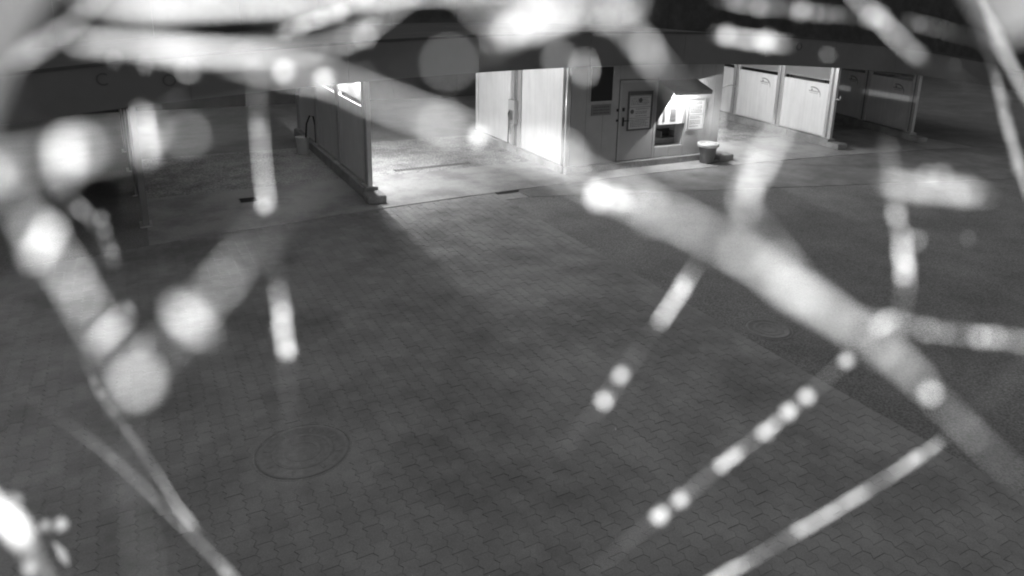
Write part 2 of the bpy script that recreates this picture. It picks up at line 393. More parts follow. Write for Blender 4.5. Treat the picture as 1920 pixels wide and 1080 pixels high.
# door with frame, handle and lock
d = MB().box(1.755, 2.905, -.012, .045, .21, 2.40, b=.004).build('door', M_DOOR, t)
for a in ((1.68, 1.75, -.02, .06, .2, 2.48), (2.91, 2.99, -.02, .06, .2, 2.48), (1.752, 2.908, -.02, .06, 2.405, 2.48)): MB().box(*a).build('frame', M_CLAD, d)
MB().box(1.80, 1.86, -.030, -.013, 1.20, 1.45, b=.005).build('handle_plate', M_DARK, d)
MB().tube([(1.83, -.03, 1.36), (1.83, -.085, 1.36), (1.86, -.09, 1.36), (1.99, -.09, 1.36)], .014, 8).build('handle', M_DARK, d)
MB().box(1.79, 1.86, -.035, -.013, 1.62, 1.72, b=.008).build('lock', M_DARK, d)
MB().box(1.60, 1.66, -.02, .0, 1.62, 1.70, b=.006).build('switch', M_DARK, t)
MB().box(1.60, 1.67, -.02, .0, 1.34, 1.40, b=.006).build('switch', M_DARK, t)
# dark window above a dark plate
w = MB().box(.72, 1.42, -.012, .02, 1.94, 2.86).build('window', M_GLASS, t)
for a in ((.68, .72, -.02, .01, 1.90, 2.90), (1.42, 1.46, -.02, .01, 1.90, 2.90), (.72, 1.42, -.02, .01, 1.90, 1.94), (.72, 1.42, -.02, .01, 2.86, 2.90)): MB().box(*a).build('frame', M_CLAD, w)
tag(MB().box(0, .64, -.02, 0, 0, .30, b=.004).build('name_plate', M_MID), 'dark oblong plate on the service room wall under the window', 'sign').location = (X0 + .76, Y0 - .002, 1.55)
pl = bpy.data.objects['name_plate']; mbl = MB(); rr = random.Random(8)
for row in range(3):
    xx = .06
    while xx < .55: wd = rr.uniform(.02, .06); mbl.box(xx, xx + wd, -.024, -.020, .21 - row * .08, .245 - row * .08); xx += wd + .02
mbl.build('lettering', M_FAINT, pl, kind='stuff')

def board(name, label, loc, w_, h_, rows, seedv, big=False):
    t = thing(name, label, 'notice board', loc)
    MB().box(0, w_, -.018, 0, 0, h_).build('backing', M_GREY if not big else M_CLAD, t)
    for a in ((0, .035, -.04, -.0185, 0, h_), (w_ - .035, w_, -.04, -.0185, 0, h_), (.035, w_ - .035, -.04, -.0185, 0, .035), (.035, w_ - .035, -.04, -.0185, h_ - (.10 if not big else .035), h_)): MB().box(*a).build('frame', M_PRINT if not big else M_GREY, t)
    rr = random.Random(seedv); z0 = .05; usable = h_ - (.17 if not big else .10)
    for k in range(rows):
        ph = usable / rows - .025
        p = MB().box(.06, w_ - .06, -.024, -.019, z0, z0 + ph).build('notice', M_PAPER if big else mat('door_notice', .52, .7, .2, var=.05, scale=12), t)
        mb = MB()
        if k >= 1 and not big:
            cx = .15 if k == 1 else w_ / 2; mb.prism(arc(cx, z0 + ph * .62, .065, 0, 340, 10), -.026, -.0242, 'y')
        zz_ = z0 + ph - .05
        while zz_ > z0 + .03:
            xx = .10 if (k != 1 or big) else .27; end = w_ - .1 - rr.uniform(0, .12)
            while xx < end: wd = rr.uniform(.02, .07); mb.box(xx, min(xx + wd, end), -.026, -.0242, zz_, zz_ + .018); xx += wd + .018
            zz_ -= rr.choice((.045, .045, .075))
        mb.build('print', M_PRINT, p, kind='stuff')
        z0 += ph + .025
    return t
board('notice_board', 'dark framed board of three notices on the service room door', (X0 + 1.96, Y0 - .014, 1.06), .84, 1.10, 3, 4)
board('information_panel', 'pale framed panel on the wall right of the payment machine', (X0 + 4.14, Y0 - .004, .92), .66, .95, 2, 6, True)

# payment machine in its niche
t = thing('payment_machine', 'bright white payment machine in the lit niche under the awning', 'machine', (X0 + 3.06, Y0, 1.16))
MB().box(0, .88, -.05, .38, 0, .66, b=.006).build('cabinet', M_WHITE, t)
MB().box(0, .82, -.08, -.052, .655, .70).build('header_strip', M_MID, t)
MB().box(.14, .22, -.062, -.048, .08, .46, b=.01).build('coin_slot', M_MID, t)
s_ = MB().box(.40, .62, -.065, -.048, .10, .48, b=.008).build('display', M_MID, t)
MB().box(.42, .60, -.068, -.066, .20, .44).build('screen', M_SCREEN, s_)
mb = MB(); rr = random.Random(3); xx = .38
for wd in (.05, .03, .03, .05, .03, .06): mb.box(xx, xx + wd, -.053, -.0505, .555, .595); xx += wd + .014
mb.build('lettering', M_PRINT, t, kind='stuff')
MB().box(.885, .985, -.04, .36, -.0, .70, b=.006).build('side_rail', M_ALU, t)
MB().tube([(.02, -.07, .68), (-.06, -.20, .66), (.10, -.20, .60)], .012).build('card_clip', M_ALU, t)
t = thing('coin_tray', 'dark tray in the grey recess under the payment machine', 'tray', (X0 + 3.35, Y0 + .38, .72))
box('back_plate', M_DARK, t, 0, .46, -.02, 0, 0, .24); box('base', M_DARK, t, 0, .46, -.26, -.022, 0, .03); box('side', M_MID, t, -.022, -.001, -.26, 0, 0, .2); box('side', M_MID, t, .461, .482, -.26, 0, 0, .2)

# awning with side cheeks and its lamp
t = thing('awning', 'small sheet metal awning with slanted side cheeks over the payment machine', 'awning', (X0 + 2.98, Y0, 0))
AW, AP = 1.42, .72
MB().prism([(-AP, 2.20), (-.004, 2.44), (-.004, 2.40), (-AP, 2.165)], 0, AW, 'x').build('roof_sheet', M_MID, t)
MB().box(.021, AW - .021, -AP - .012, -AP - .001, 2.10, 2.20).build('front_lip', M_MID, t)
for x in (0.0,): MB().prism([(-AP, 2.16), (-.024, 2.39), (-.024, 1.26), (-.06, 1.26)], x, x + .02, 'x').build('cheek', M_MID, t)
la = thing('awning_lamp', 'lit lamp fixed under the small awning above the payment machine', 'lamp', (X0 + 3.62, Y0 - .34, 2.22))
MB().box(-.30, .30, -.05, .05, .02, .06, b=.008).build('housing', M_WHITE, la)
MB().tube([(-.27, 0, .005), (.27, 0, .005)], .013, 10).build('tube', M_TUBE, la, True)
def lamp(name, parent, loc, power, radius):
    d_ = bpy.data.lights.new(name, 'POINT'); d_.energy = power; d_.shadow_soft_size = radius
    o = bpy.data.objects.new(name, d_); col.objects.link(o); o.parent = parent; o.location = loc; return o
lamp('lamp_light', la, (0, 0, -.06), AWN_POWER, .03)

# litter bin beside the service room wall
t = thing('litter_bin', 'tapered dark litter bin with its rim coloured as lit, by the service room corner', 'bin', (X0 + 4.62, Y0 - .50, .012), R(8))
MB().lathe([(.0, .01), (.17, .01), (.18, .03), (.20, .10), (.27, .52), (.275, .55), (.25, .55), (.24, .45)], 20).build('body', M_BAG, t, True)
MB().lathe([(.276, .50), (.31, .50), (.325, .56), (.315, .60), (.28, .605), (.262, .56), (.262, .50)], 20).build('rim', M_BINL, t, True)
mb = MB(); rr = random.Random(2); n = 20; rings = [(.262, .50), (.22, .545), (.13, .57), (.001, .555)]
v = [(r_ * math.cos(2 * math.pi * k / n), r_ * math.sin(2 * math.pi * k / n), z + rr.uniform(-.02, .02)) for r_, z in rings for k in range(n)]
mb.add(v, [(i * n + k, i * n + (k + 1) % n, (i + 1) * n + (k + 1) % n, (i + 1) * n + k) for i in range(3) for k in range(n)]).build('bag', M_BINL, t, True)
MB().box(-.16, .36, -.14, .16, 0, .10, b=.03).build('foot_shadow', M_BAG, t)  # foot block drawn out to the right for the bin's shadow

# lance holders and hoses
t = thing('lance_holder', 'upright wall unit with hooked lance and hose on the bright left wall', 'lance holder', (X0 - .065, Y0 + 2.86, .30))
MB().box(-.14, 0, -.18, .22, .60, 1.32, b=.02).build('box', M_CLAD, t)
MB().box(-.165, -.141, -.10, .12, .72, 1.02, b=.02).build('recess_plate', M_MID, t)
MB().tube([(-.19, .02, .98), (-.22, .02, .92), (-.20, .02, .70), (-.20, .06, .10), (-.18, .08, .0)], .022, 8).build('lance', M_DARK, t)
MB().tube([(-.19, -.02, .95), (-.25, -.10, .80), (-.22, -.12, .45), (-.18, -.04, .30), (-.18, .02, .62)], .016, 8).build('hose', M_MID, t)
MB().box(-.10, 0, -.30, .30, -.30, -.12, b=.03).build('foot_block', M_KERB, t)
MB().box(-.05, .0, .225, .245, .55, 1.30).build('cover_edge', M_DARK, t)
t = thing('swing_boom', 'bent steel hose boom with holder at the edge of the right lit bay', 'hose boom', (15.56, 17.6, 0))
MB().box(-.10, .36, -.1, .1, 1.25, 1.72, b=.02).build('holder_box', M_WHITE, t)
MB().tube([(.0, 0, 1.70), (.30, -.1, 1.78), (1.0, -.3, 2.06), (1.15, -.34, 2.08), (1.28, -.38, 2.0)], .022, 8).build('pipe', M_ALU, t)
MB().box(-.10, -.02, -.04, .04, .2, 1.25).build('bracket', M_GALV, t)

# bucket with hose loop at the back of the dim bay
t = thing('brush_bucket', 'pale bucket with a hose loop at the back of the dim left bay', 'bucket', (4.15, 21.3, .012))
MB().lathe([(.001, .0), (.13, .0), (.15, .02), (.19, .48), (.20, .50), (.18, .50), (.15, .06)], 18).build('body', M_WHITE, t, True)
MB().tube([(.12, .1, .45), (.16, .1, .85), (.26, .1, 1.08), (.36, .1, 1.05), (.40, .1, .8), (.40, .1, .05)], .025, 8).build('hose', M_DARK, t)

# ------------------------------------------------------------------ bay lamps
for lab, lx, ly, pw in (('strip lamp under the canopy in the left lit bay, front', 4.74, 16.85, BAY_B * .28), ('strip lamp under the canopy in the left lit bay, middle', 4.74, 18.4, BAY_B * .72), ('strip lamp under the canopy in the left lit bay, rear', 4.86, 20.6, BAY_B * .32),
                        ('strip lamp under the canopy beside the service room, right lit bay', 16.0, 18.6, BAY_D)):
    la = thing('bay_lamp', lab, 'lamp', (lx, ly, LZ), 0, 'strip lamps under the canopy')
    MB().box(-.06, .06, -.65, .65, .03, .10, b=.01).build('housing', M_WHITE, la)
    MB().tube([(0, -.6, .012), (0, .6, .012)], .014, 10).build('tube', M_TUBE, la, True)
    MB().box(-.015, .015, -.3, -.27, .10, zb(lx) + .55 - LZ).build('hanger', M_GALV, la); MB().box(-.015, .015, .27, .3, .10, zb(lx) + .55 - LZ).build('hanger', M_GALV, la)
    lamp('lamp_light', la, (0, 0, -.07), pw, .07)

# ------------------------------------------------------------------ the security camera's own hood, infrared diodes and the cobweb on it
mm = .001
frame = Matrix.Translation((0, 0, 4.8)) @ (Matrix.Rotation(yaw, 4, 'Z') @ Matrix.Rotation(pitch, 4, 'X') @ Matrix.Rotation(roll, 4, 'Z'))
def at_lens(o): o.matrix_world = frame; return o
sc_t = thing('security_camera', 'curved pale sunshield rim of the camera in the upper corners', 'camera'); at_lens(sc_t)
cx, cy, RR = -2.4, -5.75, 33.0
prof = [(RR, 6), (RR, -44), (RR + 1, -45), (RR + 2.5, -44), (RR + 2.5, 6)]          # sunshield arching over the lens
na = 48; v = []
for k in range(na + 1):
    a = R(27 + 147 * k / na)
    v += [((cx + r_ * math.cos(a)) * mm, (cy + r_ * math.sin(a)) * mm, z * mm) for r_, z in prof]
f = [(k * 5 + i, k * 5 + (i + 1) % 5, k * 5 + 5 + (i + 1) % 5, k * 5 + 5 + i) for k in range(na) for i in range(5)] + [(0, 1, 2, 3, 4), tuple(na * 5 + i for i in (4, 3, 2, 1, 0))]
MB().add(v, f).build('sunshield', M_SHROUD, sc_t, True)
MB().lathe([(.001 * mm, 6.5 * mm), ((RR + 2) * mm, 6.5 * mm)], 48, (cx * mm, cy * mm, 0)).build('face_plate', M_DARK, sc_t)
for x, y, w_ in ((-20, 12, 2.0), (20, 12, 1.1), (-18, -16, .6), (18, -16, .5)):
    MB().lathe([(2.5 * mm, 6 * mm), (2.5 * mm, 4 * mm), (1.6 * mm, 3 * mm), (.01 * mm, 2.6 * mm)], 14, (x * mm, y * mm, 0)).build('infrared_diode', M_WHITE, sc_t, True)
    lamp('diode_light', sc_t, (x * mm, y * mm, 1.5 * mm), DIODE * w_, .9 * mm)

ico = bmesh.new(); bmesh.ops.create_icosphere(ico, subdivisions=2, radius=.5)
IV = [v.co.copy() for v in ico.verts]; IF = [[v.index for v in f.verts] for f in ico.faces]; ico.free()
wr = random.Random(11)
def catmull(P, n=11):
    out = []
    for i in range(len(P) - 1):
        a, b, c_, d_ = P[max(i - 1, 0)], P[i], P[i + 1], P[min(i + 2, len(P) - 1)]
        for k in range(n):
            u = k / n
            out.append([.5 * (2 * b[j] + (c_[j] - a[j]) * u + (2 * a[j] - 5 * b[j] + 4 * c_[j] - d_[j]) * u * u + (3 * b[j] - a[j] - 3 * c_[j] + d_[j]) * u ** 3) for j in range(3)] + [b[3] + (c_[3] - b[3]) * u])
    out.append(list(P[-1])); return out
# strands: label, 1 if dimmed silk, points (x, y, z, thread diameter) and dust clumps (x, y, z, length, width, direction, 1 if dimmed silk), all in millimetres from the lens
WEB = [
    ('long thick silk strand slanting from the lit bay to the right edge', 1,
     [(-17.43,7.34,-39.38,0.106), (-14.20,6.61,-38.46,0.159), (-11.52,6.03,-38.01,0.184), (-8.16,4.59,-35.53,0.154), (-6.59,4.02,-35.53,0.142), (-5.29,3.55,-35.53,0.169), (-3.32,2.70,-34.05,0.099), (-1.76,2.21,-33.02,0.096), (-0.78,1.92,-32.36,0.129), (2.31,0.38,-32.36,0.127), (4.45,-0.52,-32.36,0.123), (7.66,-2.11,-32.36,0.120), (8.17,-2.40,-33.02,0.182), (9.73,-3.28,-33.36,0.242), (11.16,-4.24,-34.77,0.612), (11.93,-4.70,-34.77,0.480), (13.23,-5.45,-35.53,0.441), (15.47,-6.79,-37.15,0.497), (15.69,-6.98,-37.15,0.083), (17.14,-7.74,-38.46,0.107), (17.85,-8.13,-39.38,0.463), (20.27,-9.84,-41.38,0.493), (21.73,-11.03,-42.45,0.370), (22.79,-11.90,-43.58,0.115), (27.15,-16.02,-44.17,0.064), (30.91,-19.13,-45.40,0.043)],
     [(-27.32,12.65,-74.29,0.91,1.12,0,0,0), (-25.49,12.96,-81.72,1.20,1.15,-1,-3,0), (-5.29,3.47,-35.53,0.55,0.67,0,0,1), (-6.98,4.38,-40.86,0.36,0.44,0,0,1), (-8.09,6.72,-81.72,1.56,1.21,-1,-3,0), (0.41,1.94,-32.69,0.96,0.25,0,0,1), (3.96,-0.00,-60.53,1.44,1.13,0,-1,0), (6.01,-0.48,-65.38,1.09,1.35,0,-1,0), (6.14,-0.47,-45.40,0.63,0.78,0,0,1), (-0.33,2.30,-35.53,0.54,0.66,0,0,1), (1.12,1.98,-40.86,0.56,0.69,0,0,1), (2.09,1.44,-54.48,0.40,0.43,0,0,0), (7.04,-1.51,-38.01,0.38,0.47,0,0,1), (3.93,0.16,-36.32,0.39,0.48,0,0,1), (9.12,-2.76,-34.77,0.51,0.63,0,0,1), (11.63,-4.26,-38.91,0.52,0.64,0,0,1), (14.62,-5.82,-40.86,0.61,0.76,0,0,1), (34.19,-17.86,-65.38,0.74,0.91,0,0,0), (19.50,-8.91,-42.66,0.92,1.14,0,0,1), (-1.52,2.62,-41.40,0.55,0.68,0,0,1), (16.88,-7.46,-40.24,0.44,0.54,0,0,1), (35.01,-21.01,-55.41,0.60,0.06,0,0,0), (30.06,-16.53,-55.31,0.24,0.18,0,0,0), (20.03,-8.50,-47.02,0.56,0.70,0,0,1), (28.89,-16.11,-51.25,0.60,0.13,0,0,0), (4.85,-0.98,-34.85,0.33,0.41,0,0,1), (27.04,-15.41,-46.61,0.37,0.43,0,0,1)]),
    ('short bright silk strand hanging in front of the right-hand lit bay', 1,
     [(14.99,4.83,-46.70,0.043), (14.48,3.81,-46.70,0.324), (13.57,2.80,-45.40,0.433), (12.07,0.68,-44.17,0.452), (11.44,0.13,-43.01,0.189), (10.96,-1.02,-40.86,0.140), (10.29,-2.37,-34.41,0.077), (10.68,-3.98,-31.13,0.037), (11.59,-5.12,-31.13,0.006)],
     [(11.44,-0.38,-43.01,0.45,0.56,0,0,1), (15.72,0.25,-57.41,0.60,0.50,0,0,0), (13.72,0.47,-51.32,0.38,0.29,0,0,0), (14.88,-5.61,-42.65,0.30,0.22,0,0,1), (15.54,2.02,-53.85,0.53,0.65,0,0,0), (14.00,-1.16,-51.94,0.36,0.44,0,0,0), (16.32,1.02,-59.07,0.57,0.66,0,0,0), (14.04,-3.82,-44.04,0.32,0.40,0,0,1), (11.49,-3.37,-36.42,0.33,0.40,0,0,1)]),
    ('upright silk strand with round specks dropping to the knot at right', 0,
     [(32.93,5.43,-71.06,0.032), (33.35,1.88,-71.06,0.049), (32.46,-1.95,-68.10,0.061), (31.64,-4.27,-65.38,0.156), (31.88,-6.91,-65.38,0.244), (32.03,-7.87,-65.38,0.043), (30.33,-9.88,-62.86,0.041), (28.99,-11.29,-60.53,0.076)],
     [(33.77,-1.88,-71.06,0.59,0.73,0,0,0), (32.96,-5.70,-68.10,2.00,0.33,1,-5,0), (37.37,-4.69,-74.29,0.49,0.61,0,0,0), (42.54,-8.39,-86.69,0.91,0.94,0,0,0), (44.41,2.86,-94.20,0.93,0.17,0,0,0), (39.54,-2.77,-82.93,0.38,0.47,0,0,0), (37.30,-7.29,-76.69,0.70,0.49,0,0,0), (35.42,-4.05,-72.91,0.50,0.45,0,0,0), (37.20,-8.47,-76.48,0.72,0.89,0,0,0), (41.02,-2.48,-86.30,0.51,0.23,0,0,0), (35.17,-12.61,-73.41,0.77,0.14,0,0,0), (36.23,-6.56,-74.67,0.66,0.48,0,0,0)]),
    ('level silk strand ending in bright beads near the right edge', 1,
     [(23.33,1.05,-51.07,0.054), (23.35,0.76,-49.53,0.361), (24.99,0.51,-49.53,0.525), (27.17,0.33,-49.53,0.565), (28.70,0.15,-49.53,0.603), (29.97,0.11,-51.07,0.116), (30.65,-0.00,-51.07,0.029)],
     [(30.89,0.32,-54.48,0.51,0.63,0,0,0), (35.15,1.73,-65.38,0.52,0.65,0,0,0), (36.79,1.98,-71.06,0.47,0.59,0,0,0), (30.63,0.15,-52.72,0.47,0.58,0,0,0), (36.37,-0.06,-60.66,0.59,0.08,0,0,0), (37.35,0.41,-64.04,0.59,0.24,0,0,0), (32.45,0.25,-62.20,0.44,0.54,0,0,0), (25.50,0.59,-52.29,0.55,0.42,0,0,0), (26.30,0.54,-52.44,0.61,0.37,0,0,0), (26.29,0.93,-56.09,0.44,0.43,0,0,0), (33.19,0.01,-59.32,0.57,0.70,0,0,0), (29.52,1.10,-62.58,0.59,0.27,0,0,0), (30.16,0.63,-59.78,0.45,0.56,0,0,0)]),
    ('straight silk strand running level off the right edge below the knot', 0,
     [(24.31,-9.60,-58.37,0.023), (26.99,-10.40,-60.53,0.062), (30.79,-11.35,-62.86,0.055), (34.49,-11.95,-62.86,0.057), (37.72,-12.28,-62.86,0.074), (42.79,-12.65,-62.86,0.063)],
     [(40.26,-13.30,-68.10,0.68,0.83,0,0,0), (41.56,-13.30,-68.10,0.61,0.75,0,0,0), (31.34,-11.20,-60.53,0.32,0.40,0,0,0), (31.26,-11.95,-68.10,1.70,0.54,3,2,0), (34.23,-12.32,-69.41,0.60,0.15,0,0,0), (50.19,-15.95,-80.25,0.90,0.19,0,0,0), (38.24,-14.48,-80.94,0.68,0.16,0,0,0), (43.05,-13.55,-66.71,0.69,0.28,0,0,0), (46.03,-13.66,-69.43,0.68,0.21,0,0,0), (28.49,-11.07,-63.79,0.59,0.20,0,0,0), (41.80,-15.03,-79.90,0.70,0.26,0,0,0), (40.65,-14.66,-78.77,0.70,0.11,0,0,0), (43.99,-15.40,-80.73,0.73,0.29,0,0,0)]),
    ('beaded silk strand slanting down left from the knot, upper of two', 0,
     [(34.70,-15.66,-77.83,0.020), (33.31,-18.60,-81.72,0.032), (30.14,-23.87,-86.02,0.058), (25.47,-27.92,-86.02,0.092), (20.98,-31.33,-86.02,0.046), (15.36,-36.00,-86.02,0.070), (12.83,-38.02,-86.02,0.035), (7.40,-42.57,-86.02,0.018), (2.98,-46.36,-86.02,0.012)],
     [(41.64,-23.25,-102.15,1.43,1.55,0,0,0), (35.94,-28.35,-102.15,1.37,1.69,0,0,0), (33.39,-30.45,-102.15,1.49,1.84,1,-1,0), (29.18,-32.29,-99.05,1.93,1.48,0,0,0), (29.59,-30.35,-96.14,1.34,0.65,0,0,0), (24.96,-35.64,-99.05,2.49,0.92,0,0,0), (23.36,-36.80,-99.05,1.93,1.01,0,0,0), (18.24,-42.75,-102.15,1.99,1.41,0,0,0), (15.32,-45.15,-102.15,1.99,1.86,0,0,0), (17.65,-41.71,-99.08,1.86,0.06,0,0,0), (22.39,-46.50,-115.77,2.46,0.06,0,0,0)]),
    ('beaded silk strand slanting across the bottom right corner, lower of two', 0,
     [(37.09,-11.76,-54.48,0.018), (39.71,-18.19,-65.38,0.025), (46.56,-28.93,-86.02,0.067), (44.48,-33.73,-90.80,0.233), (40.48,-36.27,-90.80,0.058), (37.81,-37.93,-90.80,0.372), (31.81,-41.60,-90.80,0.312), (29.15,-43.07,-90.80,0.056), (24.48,-45.93,-90.80,0.141), (22.48,-46.93,-90.80,0.395), (17.81,-49.73,-90.80,0.284)],
     [(54.66,-39.52,-108.96,3.34,1.03,0,0,0), (57.22,-37.76,-108.96,3.04,0.42,0,0,0), (52.58,-40.96,-108.96,3.34,0.33,0,0,0), (43.44,-42.30,-102.15,3.13,0.52,0,0,0), (39.54,-44.70,-102.15,1.99,0.61,0,0,0), (35.64,-46.80,-102.15,3.13,0.60,0,0,0), (25.74,-52.50,-102.15,3.13,0.56,0,0,0), (25.85,-53.80,-104.63,1.77,0.29,0,0,0), (31.34,-59.16,-116.87,2.51,0.18,0,0,0), (30.80,-61.36,-119.63,2.10,0.23,0,0,0), (50.20,-52.30,-123.37,2.11,0.50,0,0,0), (43.20,-52.02,-116.63,2.22,0.37,0,0,0), (22.50,-59.86,-110.68,1.92,0.62,0,0,0), (58.13,-46.30,-122.07,2.55,0.32,0,0,0), (33.53,-45.12,-98.09,0.79,0.98,0,0,0), (23.95,-54.50,-102.83,1.30,0.73,0,0,0)]),
    ('short silk strand with two pairs of beads over the dark paving', 0,
     [(15.45,-6.11,-74.29,0.016), (15.27,-8.00,-77.83,0.076), (14.41,-9.37,-77.83,0.119), (14.13,-9.94,-77.83,0.339), (11.84,-13.37,-77.83,0.392), (11.50,-13.94,-77.83,0.026), (8.20,-15.76,-71.06,0.018), (6.94,-18.76,-74.29,0.040), (5.30,-21.22,-74.29,0.024), (1.48,-25.58,-74.29,0.008), (-1.79,-29.13,-74.29,0.006)],
     [(15.28,-13.33,-90.80,1.77,0.34,0,0,0), (9.33,-23.86,-96.14,1.31,1.61,1,-1,0), (6.68,-25.73,-90.80,1.30,1.60,1,-1,0), (18.14,-12.30,-99.14,1.77,0.59,0,0,0), (15.72,-9.03,-82.00,0.73,0.11,0,0,0), (16.53,-10.12,-87.68,0.59,0.26,0,0,0), (16.61,-11.93,-91.02,1.20,0.47,0,0,0), (9.19,-25.39,-99.04,0.85,0.15,0,0,0), (18.11,-12.45,-99.15,1.81,0.38,0,0,0), (15.51,-10.39,-85.02,0.87,0.67,0,0,0)]),
    ('near-vertical silk strand crossing the dark left bay and yard', 0,
     [(-30.59,13.96,-74.29,0.047), (-30.26,12.76,-74.29,0.078), (-30.10,10.69,-74.29,0.070), (-29.93,7.69,-74.29,0.047), (-29.83,6.98,-74.29,0.155), (-29.61,4.15,-74.29,0.210), (-29.39,1.69,-74.29,0.217), (-29.28,1.15,-74.29,0.342), (-29.06,-0.76,-74.29,0.358), (-28.95,-1.20,-74.29,0.016), (-26.04,-4.20,-68.10,0.010), (-25.84,-7.20,-68.10,0.020), (-26.86,-8.82,-71.06,0.029), (-26.70,-9.34,-71.06,0.175), (-26.39,-11.17,-71.06,0.177), (-26.34,-11.69,-71.06,0.265), (-26.08,-13.77,-71.06,0.268), (-26.02,-14.19,-71.06,0.418), (-25.87,-15.44,-71.06,0.375), (-25.82,-15.86,-71.06,0.015), (-23.37,-23.23,-65.38,0.007), (-22.69,-30.43,-65.38,0.006)],
     [(-38.84,9.11,-95.91,1.39,0.35,0,0,0), (-28.49,-13.99,-77.02,0.66,0.81,0,0,0), (-29.70,-12.88,-80.41,0.75,0.92,0,0,0), (-34.80,-20.50,-96.26,1.02,1.26,0,0,0), (-35.66,-1.30,-90.40,0.82,1.01,0,0,0), (-33.81,-11.00,-90.21,0.54,0.09,0,0,0)]),
    ('thin silk strand bending down beside the upright bay post', 0,
     [(-45.01,1.01,-65.38,0.029), (-47.21,-0.31,-71.06,0.100), (-46.95,-2.51,-74.29,0.125), (-50.69,-3.84,-81.72,0.150), (-52.60,-5.43,-86.02,0.165), (-51.84,-7.83,-86.02,0.118), (-51.71,-8.46,-86.02,0.024), (-43.68,-12.22,-74.29,0.009)],
     [(-59.49,-3.11,-96.14,1.27,0.54,0,-1,0), (-59.07,-4.66,-96.14,0.85,0.58,0,-1,0), (-54.30,0.71,-79.81,0.81,0.21,0,0,0), (-71.18,-11.32,-118.40,1.42,0.17,0,0,0), (-63.15,0.23,-92.78,0.88,0.35,0,0,0), (-49.76,-1.44,-76.81,0.50,0.62,0,0,0), (-67.75,-8.61,-112.26,0.80,0.83,0,0,0), (-61.16,-3.09,-96.60,1.94,0.22,0,0,0)]),
    ('broad level silk strand with two tall bright blobs at far left', 1,
     [(-21.46,0.92,-27.24,0.073), (-18.83,1.24,-26.36,0.043), (-17.29,1.45,-25.94,0.042), (-15.86,1.71,-25.94,0.041), (-15.01,2.09,-26.79,0.047), (-14.63,2.70,-29.19,0.034), (-13.78,3.29,-31.13,0.016), (-12.31,3.86,-32.69,0.006)],
     [(-23.71,1.98,-35.53,1.97,0.69,0,-1,1), (-33.90,5.24,-60.53,4.32,0.31,1,-9,0), (-27.52,3.49,-49.53,1.96,0.60,0,-1,1), (-42.65,10.56,-81.72,2.40,0.07,3,2,0), (-35.34,1.65,-46.70,2.31,0.37,0,-1,1), (-21.06,2.06,-33.05,0.34,0.42,0,0,1), (-19.62,1.08,-27.67,0.25,0.16,0,0,1), (-26.08,1.03,-33.62,0.39,0.48,0,0,1), (-17.79,2.90,-35.54,0.32,0.40,0,0,1), (-19.19,2.00,-29.50,0.30,0.37,0,0,1), (-17.41,2.73,-31.33,0.34,0.42,0,0,1), (-24.33,1.56,-32.38,0.33,0.28,0,0,1), (-20.14,1.91,-31.17,0.29,0.35,0,0,1)]),
    ('thick silk strand with bright blobs running down the left edge', 1,
     [(-22.56,0.77,-29.19,0.020), (-20.85,-1.16,-29.19,0.051), (-19.77,-2.66,-29.19,0.062), (-18.06,-5.44,-29.19,0.063), (-16.67,-7.37,-29.19,0.032)],
     [(-28.49,-2.67,-40.86,2.27,0.69,-3,-5,1), (-32.24,-10.03,-52.72,3.45,0.28,-5,-5,0), (-78.98,-21.00,-136.20,1.90,0.94,0,0,0), (-16.62,-7.50,-29.19,0.59,0.73,0,0,1), (-36.71,-13.63,-65.38,1.15,0.16,0,-1,0), (-24.03,-5.27,-37.18,0.43,0.53,0,0,1), (-21.86,-1.86,-30.75,0.27,0.18,0,0,1), (-27.52,0.66,-36.09,0.28,0.21,0,0,1), (-25.62,-1.48,-35.91,0.38,0.47,0,0,1), (-21.92,-3.61,-33.18,0.37,0.46,0,0,1), (-26.00,0.91,-33.84,0.25,0.31,0,0,1), (-26.16,0.21,-35.19,0.36,0.15,0,0,1), (-24.08,-4.29,-36.61,0.39,0.35,0,0,1), (-22.22,-4.84,-34.56,0.34,0.42,0,0,1)]),
    ('thick silk strand rising to the right from the big pale blob', 1,
     [(-19.39,-9.34,-32.69,0.013), (-17.79,-7.82,-31.43,0.036), (-14.90,-5.21,-29.72,0.053), (-13.40,-3.20,-30.27,0.037), (-12.06,-1.34,-30.84,0.019), (-10.39,1.58,-32.69,0.006)],
     [(-17.99,-6.24,-36.32,2.59,0.57,5,-5,1), (-21.46,-9.18,-38.52,0.32,0.27,0,0,1), (-19.08,-8.97,-33.67,0.22,0.27,0,0,1), (-15.26,-3.27,-35.02,0.25,0.30,0,0,1), (-17.42,-6.21,-35.18,0.38,0.47,0,0,1), (-19.82,-6.29,-41.27,0.28,0.35,0,0,1), (-14.86,-4.03,-32.82,0.32,0.39,0,0,1)]),
    ('fine silk thread dotted with specks below the big pale blob', 0,
     [(-88.28,-28.90,-136.20,0.063), (-86.78,-32.40,-136.20,0.157), (-84.28,-37.90,-136.20,0.314), (-72.90,-41.45,-125.72,0.160), (-63.67,-44.06,-116.74,0.092), (-60.24,-49.63,-116.74,0.326), (-58.95,-51.34,-116.74,0.608), (-57.50,-53.06,-116.74,0.375), (-56.81,-53.91,-116.74,0.047), (-50.62,-53.52,-108.96,0.021)],
